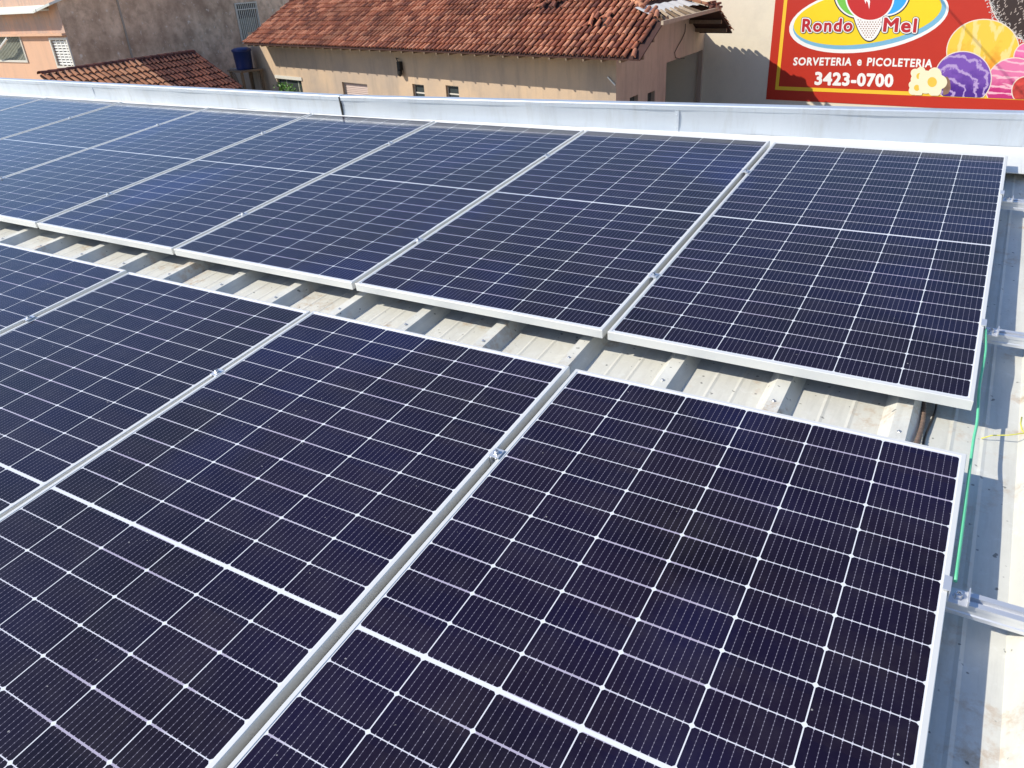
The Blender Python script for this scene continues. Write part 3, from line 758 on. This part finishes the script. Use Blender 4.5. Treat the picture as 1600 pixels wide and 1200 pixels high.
def text_mesh(body, offset=0.0, shear=0.0, space=1.0):
    cu = bpy.data.curves.new('t', 'FONT'); cu.body = body; cu.shear = shear; cu.space_character = space; cu.offset = offset; cu.resolution_u = 3; cu.size = 1
    to = bpy.data.objects.new('t', cu); sc.collection.objects.link(to); bpy.context.view_layer.update()
    me = bpy.data.meshes.new_from_object(to.evaluated_get(bpy.context.evaluated_depsgraph_get()))
    vs = [tuple(v.co) for v in me.vertices]; fs = [tuple(p.vertices) for p in me.polygons]
    bpy.data.objects.remove(to); bpy.data.meshes.remove(me); return vs, fs
def lettering(name, body, A, B, hpx, lay, mat, off=0, shear=0.0, space=1.0, grow=0.0):
    """text whose cap height is hpx, running from pixel A to pixel B on the wall; every letter its own outline"""
    full = [v[0] for v in text_mesh(body, 0, shear, space)[0]]; x0, x1 = min(full), max(full)
    bar_ = max(v[0] for v in text_mesh('I', 0, shear, space)[0])
    A = Vector(A); B = Vector(B); d = B - A; m = MB()
    for i, ch in enumerate(body):
        org = max(v[0] for v in text_mesh(body[:i] + 'I', 0, shear, space)[0]) - bar_
        vs, fs = text_mesh(ch, off, shear, space); NK = 16 if grow else 1
        for kk in range(NK):
            gx_, gy_ = (grow*math.cos(2*math.pi*kk/NK), grow*math.sin(2*math.pi*kk/NK)) if grow else (0, 0)
            yy = -.012 - lay*.001 - ((i % 2)*NK + kk)*.00008; out_ = []
            for v in vs:
                t = (v[0] + gx_ + org - x0)/(x1-x0); p = A + d*t; q = S(p.x, p.y - (v[1] + gy_)/.73*hpx); out_.append((q.x, yy, q.z))
            m.add(out_, fs)
    return m.build(name, mat, sign)
for body, A, B, h in (('Rondo', (1254, 49), (1332, 48.5), 20.5), ('Mel', (1381, 48.5), (1433, 50), 22)):
    lettering('logo_outline', body, A, B, h, 12, C_blk, .0, .10, 1.16, .120); lettering('logo_rim', body, A, B, h, 16, C_white, .0, .10, 1.16, .092)
    lettering('logo_lettering', body, A, B, h, 20, C_dred, .0, .10, 1.16, .032)
lettering('slogan', 'SORVETERIA', (1240, 101.5), (1330, 102), 12.2, 2, C_white, .0, .14, 1.12, .034)
lettering('slogan', 'e', (1340, 102), (1346, 102), 14, 2, C_white, .03, .14)
lettering('slogan', 'PICOLETERIA', (1355, 102.3), (1456, 104.8), 12.6, 2, C_white, .0, .14, 1.12, .034)
lettering('phone_number', '3423-0700', (1274, 131.5), (1395, 135), 19.5, 2, C_white, .0, .06, 1.08, .045)

def swirl(name, a, b, c3, scale, strx, cpx=None, hi=.90):
    g = NT(name); o = g.obj(); c0 = S(*cpx[:2])
    mp = g.n('ShaderNodeMapping'); mp.inputs['Location'].default_value = (-c0.x*strx[0], 0, -c0.z*strx[2]); mp.inputs['Scale'].default_value = strx; g.link(o, mp.inputs[0])
    wv = g.n('ShaderNodeTexWave', wave_type='RINGS', rings_direction='SPHERICAL'); wv.inputs['Scale'].default_value = scale; wv.inputs['Distortion'].default_value = 7; wv.inputs['Detail'].default_value = 5
    wv.inputs['Detail Scale'].default_value = 1.6; wv.inputs['Detail Roughness'].default_value = .65; g.link(mp.outputs[0], wv.inputs['Vector'])
    zt2 = S(cpx[2], cpx[3]).z; zb2 = S(cpx[2], cpx[4]).z
    gr = g.m('DIVIDE', g.m('SUBTRACT', g.xyz(o)[2], zb2), zt2 - zb2)
    nz = g.m('ADD', g.m('MULTIPLY', g.noise(o, 2.4, 6, .65), .8), g.m('MULTIPLY', g.m('SUBTRACT', .5, gr), .55))
    body_ = g.mix(g.ramp(nz, [(.35, 0.0), (.65, 1.0)]), a, b)
    return g.set(Base_Color=g.mix(g.ramp(wv.outputs['Fac'], [(hi-.12, 0.0), (hi+.06, 1.0)]), body_, c3), Roughness=.5)
W_ = C_white
def scoop(name, cx_, cy_, a, b, lay, mat, th=0):
    fl = 149 + (cx_-1400)*.035
    clip = lambda L: [(x, min(y, 147.0 + (x-1400)*.040)) for x, y in L]
    shape('scoop_rim', clip(ell(cx_, cy_, a+1.6, b+1.6, th)), lay, paint('rim_cream', (.72, .62, .52))); shape(name, clip(ell(cx_, cy_, a, b, th)), lay+1, mat)
scoop('chocolate_scoop', 1626, -14, 80, 80, 1, paint('chocolate', (.035, .02, .016)))
sp_ = MB()
for i in range(520):
    t = random.uniform(0, 2*math.pi); r = 78*math.sqrt(random.random()); u = 1626 + r*math.cos(t); v = -14 + r*math.sin(t)
    th = random.uniform(.2, 1.3); L = 2.4; wd = .5
    dx, dy = math.cos(th), -math.sin(th)
    sp_.add(flatpoly([S(u-dx*L+dy*wd, v-dy*L-dx*wd), S(u+dx*L+dy*wd, v+dy*L-dx*wd), S(u+dx*L-dy*wd, v+dy*L+dx*wd), S(u-dx*L-dy*wd, v-dy*L+dx*wd)], 3), [(0,1,2,3)])
sp_.build('sprinkles', paint('sprinkle_beige', (.46, .38, .33)), sign)['kind'] = 'stuff'
fz = MB()
for i in range(420):
    t = R3(random.uniform(95, 185)); r = random.gauss(80, 3.5); u = 1626 + r*math.cos(t); v = -14 + r*math.sin(t); s_ = random.uniform(.5, 1.3)
    fz.add(flatpoly([S(u-s_, v), S(u, v+s_), S(u+s_, v), S(u, v-s_)], 3.5), [(0,1,2,3)])
fz.build('sugar_rim', paint('sugar_grey', (.60, .58, .55)), sign)['kind'] = 'stuff'
scoop('yellow_scoop', 1536, 79, 56, 48, 4, swirl('mango', (.80, .52, .05), (.80, .23, .008), (.82, .62, .22), .7, (1.4, 1, .5), (1560, 30, 1536, 32, 125)), -8)
scoop('pink_scoop', 1607, 90, 22, 23, 6, swirl('rose', (.72, .16, .36), (.62, .05, .25), (.80, .40, .50), 1.2, (.5, 1, 1.3), (1600, 60, 1600, 68, 100)))
scoop('pink_scoop', 1586, 136, 45, 45, 8, swirl('raspberry', (.68, .17, .34), (.48, .02, .16), (.80, .45, .52), 1.2, (.45, 1, 1.4), (1590, 80, 1586, 92, 150)))
scoop('purple_scoop', 1505, 122, 43.5, 41, 10, swirl('grape', (.17, .07, .38), (.06, .012, .22), (.42, .30, .56), 1.1, (1, 1, 1), (1480, 150, 1505, 82, 147)))
scoop('strawberry', 1604, 142, 22, 22, 12, flat('strawberry_red', (.50, .04, .03), .5, 0, .8, 6))
shape('nut', [(1474, 122), (1480, 119), (1485, 126), (1486, 138), (1482, 146), (1474, 149)], 13, flat('nut_brown', (.22, .13, .08), .5, 0, .4, 6))
def flower(cx_, cy_, r, lay):
    pts = []
    for i in range(60):
        t = 2*math.pi*i/60; rr_ = r*(.80 + .22*abs(math.cos(2.5*t))); y = cy_ + rr_*math.sin(t)
        pts.append((cx_ + rr_*math.cos(t), min(y, 147.5+(cx_-1400)*.03)))
    shape('flower', pts, lay, paint('petal', (.80, .74, .50)))
    shape('flower_eye', ell(cx_, cy_, r*.32, r*.34), lay+1, paint('petal_eye', (.80, .50, .06)))
flower(1437, 119, 15, 14); flower(1433, 137, 14, 16); flower(1457, 128, 23, 18)

# overhead cable out of the picture whose shadow falls across the sign
q = MB(); pa = wm @ (S(1477, 0) + Vector((0, -.03, 0))); pb = wm @ (S(1584, 125) + Vector((0, -.03, 0)))
dd = (pa - pb).normalized(); t0_, t1_ = 5.0, 9.0
A1 = pb - dd*2.2 + SUN*9.5; B1 = pa + dd*5 + SUN*6.0
q.tube([A1.lerp(B1, i/20) + Vector((0, 0, -.10*math.sin(math.pi*i/20))) for i in range(21)], .017, 6)
tag(q.build('overhead_cable', M_copper, None, True), 'black overhead cable above the sign, casting a thin slanting shadow', 'cable')

# ------------------------------------------------------------------ left background
# the shed leans on the brown side wall, which runs away from the camera; the peach front turns the corner
zs = CAM.z - 2.3
R0 = atz(62, 117, zs); R1 = atz(302, 82, zs); rd = (R1 - R0).normalized(); RL = (R1-R0).length
out = Vector((rd.y, -rd.x, 0))
C0 = onplane(103, 54, R0, out); C0.z = 0
bm = Matrix(((rd.x, -out.x, 0, C0.x), (rd.y, -out.y, 0, C0.y), (0, 0, 1, GZ), (0, 0, 0, 1))); bi = bm.inverted()
def Bq(u, v): return bi @ onplane(u, v, C0, out)
brown = empty('brown_building', bm, 'tall side wall of stained brown render behind the tiled shed', 'building')
wx0, wx1, wz0, wz1 = Bq(371, 30).x, Bq(399, 6).x, Bq(385, 66).z, Bq(385, 5).z
m = opening_wall(.0, 20, 0, 5.75, [(wx0, wx1, wz0, wz1)], lambda x, z, d: (x, d, z)); m.build('wall', M_brown, brown)
m = MB(); m.box(2.0, 20, .3, 9, 0, 5.75); m.build('core', M_brown2, brown)
m = MB(); px_ = Bq(193, 40).x; m.box(px_-.04, px_+.04, -.03, .0, 0, 5.75); m.build('pilaster_line', M_greywall, brown)
m = MB(); framew(m, wx0-.04, wx1+.04, wz0-.04, wz1+.04, -.05, .05, .04); m.box(wx0, wx1, -.05, -.01, wz0+(wz1-wz0)*.84, wz0+(wz1-wz0)*.84+.04)
gro = m.build('window', M_grille, brown)
m = MB(); nb = 11
for i in range(nb): x = wx0 + (i+.5)*(wx1-wx0)/nb; m.box(x-.018, x+.018, -.04, -.01, wz0, wz1)
m.build('grille', M_grille, gro)
m = MB(); m.box(wx0, wx1, .13, .15, wz0, wz0+(wz1-wz0)*.62); m.build('shutter', M_gate, gro)
m = MB(); m.box(wx0, wx1, .155, .17, wz0+(wz1-wz0)*.5, wz1); m.build('pane', M_dark, gro)

pa_ = R3(-5); pev = Vector((math.cos(pa_), math.sin(pa_), 0)); pnv = Vector((-pev.y, pev.x, 0))
pm = Matrix(((pev.x, pnv.x, 0, C0.x), (pev.y, pnv.y, 0, C0.y), (0, 0, 1, GZ), (0, 0, 0, 1))); pi_ = pm.inverted()
peach = empty('peach_building', pm, 'peach coloured building with a cream metal roof and a white barred window', 'building')
def Pq(u, v):
    q = pi_ @ onplane(u, v, C0, pnv); return Vector((q.x, 0, q.z))
pe = -.01
lz = Pq(50, 54).z; lx = Pq(30, 54).x
w1 = (Pq(78, 60).x, Pq(104, 60).x, Pq(96, 104).z, Pq(96, 61).z); w0 = (Pq(-30, 75).x, Pq(37, 75).x, Pq(20, 95).z, Pq(20, 56).z)
m = opening_wall(-16, pe, 0, lz, [w1, w0], lambda x, z, d: (x, d, z)); m.build('lower_wall', M_pink, peach)
m = MB(); zt_ = Pq(40, 16).z; m.quad((-16, .003, lz), (pe, .003, lz), (pe, .003, zt_+.6), (-16, .003, zt_+.6)); 
m.build('upper_wall', M_pinkold, peach)
m = MB(); m.box(-16, pe+.02, -.16, -.002, lz-.05, lz+.03); m.build('ledge', M_pink, peach)
c1 = Pq(75, 20); c2 = Pq(88, 12)
m = MB(); m.box(-16, c1.x+.15, -.5, -.0, zt_-.05, zt_+.02); m.add([(-16, -.52, zt_-.10), (c1.x, -.52, zt_-.10), (pe+.06, -.3, zt_+.12), (pe+.02, 5, zt_+1.6), (-16, 5, zt_+1.6), (-16, -.52, zt_-.02), (c1.x, -.52, zt_-.02), (pe+.06, -.3, zt_+.2), (pe+.02, 5, zt_+1.7), (-16, 5, zt_+1.7)],
     [(4,3,2,1,0), (5,6,7,8,9), (0,1,6,5), (1,2,7,6), (2,3,8,7), (3,4,9,8), (4,0,5,9)])
m.build('roof', M_whroof, peach)
def wwin(w_, nx, nz, mat, name='window'):
    m = MB(); framew(m, w_[0]-.05, w_[1]+.05, w_[2]-.05, w_[3]+.05, -.04, .08, .05); fo = m.build(name, M_grille, peach)
    m = MB()
    for i in range(1, nx): x = w_[0]+(w_[1]-w_[0])*i/nx; m.box(x-.03, x+.03, .03, .07, w_[2], w_[3])
    for j in range(1, nz): z = w_[2]+(w_[3]-w_[2])*j/nz; m.box(w_[0], w_[1], .035, .075, z-.03, z+.03)
    m.build('grille', mat, fo); m = MB(); m.quad((w_[0], .14, w_[2]), (w_[1], .14, w_[2]), (w_[1], .14, w_[3]), (w_[0], .14, w_[3])); m.build('pane', M_dark, fo); return fo
wwin(w1, 4, 10, M_white)
fo = wwin(w0, 30, 1, M_gate)
m = MB(); m.box(w0[0], w0[1], .10, .12, w0[2], w0[2]+(w0[3]-w0[2])*.62); m.build('shutter', M_gate, fo)
m = MB(); m.tube([(w0[1]-.9, -.25, w0[3]-.25), (w0[1]-.4, -.3, w0[3]-.05), (w0[1]-1.4, -.3, w0[3]-.45), (w0[1]-2.4, -.28, w0[3]-.6)], .05, 6); m.build('awning_arm', M_white, fo)

# low shed with its own clay tile roof (ridge runs away from the camera, slope falls to the right)
zs = CAM.z - 2.02
R0 = atz(62, 117, zs); R1 = atz(302, 82, zs); RL = (R1-R0).length
shm = Matrix(((out.x, rd.x, 0, R0.x), (out.y, rd.y, 0, R0.y), (0, 0, 1, GZ), (0, 0, 0, 1))); shi = shm.inverted(); SH = zs - GZ
N2 = rd
q = shi @ onplane(379, 138, R1, rd); run_, drop_ = q.x, SH - q.z
shed = empty('tiled_shed', shm, 'low shed with a sloping clay tile roof just behind the parapet', 'shed')
Vs = Vector((-run_, 0, drop_)).normalized(); Ls = math.hypot(run_, drop_)
base = MB(); base.add([(0, 0, SH), (run_, 0, SH-drop_), (run_, RL, SH-drop_), (0, RL, SH), (0, 0, SH-.06), (run_, 0, SH-drop_-.06), (run_, RL, SH-drop_-.06), (0, RL, SH-.06)],
     [(0,1,2,3), (7,6,5,4), (0,4,5,1), (1,5,6,2), (2,6,7,3), (0,3,7,4)])
bo = base.build('roof', M_pan, shed)
spl = .62*RL
ex_ = Ls/int(Ls/.33)
t1 = MB(); tiled(t1, (run_, 0, SH-drop_+.02), (0,1,0), Vs, int(spl/.24), int(Ls/.33), .24, ex_); t1.build('orange_tiles', M_tilenew, bo)
t2 = MB(); n1 = int(spl/.24)*.24; tiled(t2, (run_, n1, SH-drop_+.02), (0,1,0), Vs, int((RL-n1)/.20), int(Ls/.33), .20, ex_); t2.build('shadow_toned_tiles', M_tiledarkshade, bo)  # far half darkened in colour to stand for the shadow lying on it
t3 = MB(); caps((0, 0, SH), (0, RL, SH), t3, .12); caps((run_, RL-.02, SH-drop_), (0, RL-.02, SH), t3, .09); t3.build('ridge_tiles', M_tiledarkshade, bo)
m = MB(); m.box(.03, run_-.3, .3, RL-.3, 0, SH-drop_-.12); m.build('wall', M_greywall, shed)

# low grey wall under the water tank, the tank and its wooden stand
TD = 36.2
d_ = ray(383, 108); d_.z = 0; d_.normalize(); TP = CAM + d_*TD; dz = ray(383, 108); TZ = CAM.z + dz.z/math.hypot(dz.x, dz.y)*TD
dz2 = ray(383, 73); TT = CAM.z + dz2.z/math.hypot(dz2.x, dz2.y)*TD
TH = TT - TZ
gm = Matrix(((e_.x, n_.x, 0, TP.x), (e_.y, n_.y, 0, TP.y), (0, 0, 1, GZ), (0, 0, 0, 1)))
m = MB(); m.box(-2.6, .1, .5, .7, 0, TZ-GZ-.12); tag(m.build('grey_wall', M_greywall, None, False, gm), 'low grey cement wall between the shed and the tan house', 'wall')
tank = empty('water_tank', Matrix.Translation((TP.x, TP.y, TZ)), 'dark blue water tank on a wooden stand beside the tan house', 'tank')
rt_ = .38
m = MB(); m.lathe([(rt_*.86, 0), (rt_*.88, .03), (rt_*.97, TH*.80), (rt_*1.04, TH*.81), (rt_*1.04, TH*.87)], 32); m.build('body', M_blue, tank, True)
m = MB(); m.lathe([(rt_*1.06, TH*.86), (rt_*1.06, TH*.90), (rt_*.7, TH*.97), (rt_*.2, TH*1.0)], 32); m.build('lid', M_blue, tank, True)
stand = empty('tank_stand', Matrix(((e_.x, n_.x, 0, TP.x), (e_.y, n_.y, 0, TP.y), (0, 0, 1, GZ), (0, 0, 0, 1))), 'rough wooden stand with slanted struts holding up the blue tank', 'stand')
hz_ = TZ - GZ - .07
m = MB(); m.box(-.65, .65, -.5, .48, hz_, hz_+.065); m.build('platform', M_wood, stand)
for sx_ in (-.5, .5):
    for sy_ in (-.42, .42):
        m = MB(); m.bar((sx_, sy_, 0), (sx_, sy_, hz_-.002), .10, .10); m.build('post', M_wood, stand)
m = MB(); m.bar((-.2, -.50, hz_-.03), (.5, -.50, hz_-1.1), .07, .05); m.build('strut', M_wood, stand)
m = MB(); m.bar((.1, -.56, hz_-.03), (.62, -.56, hz_-.9), .07, .05); m.build('strut', M_wood, stand)
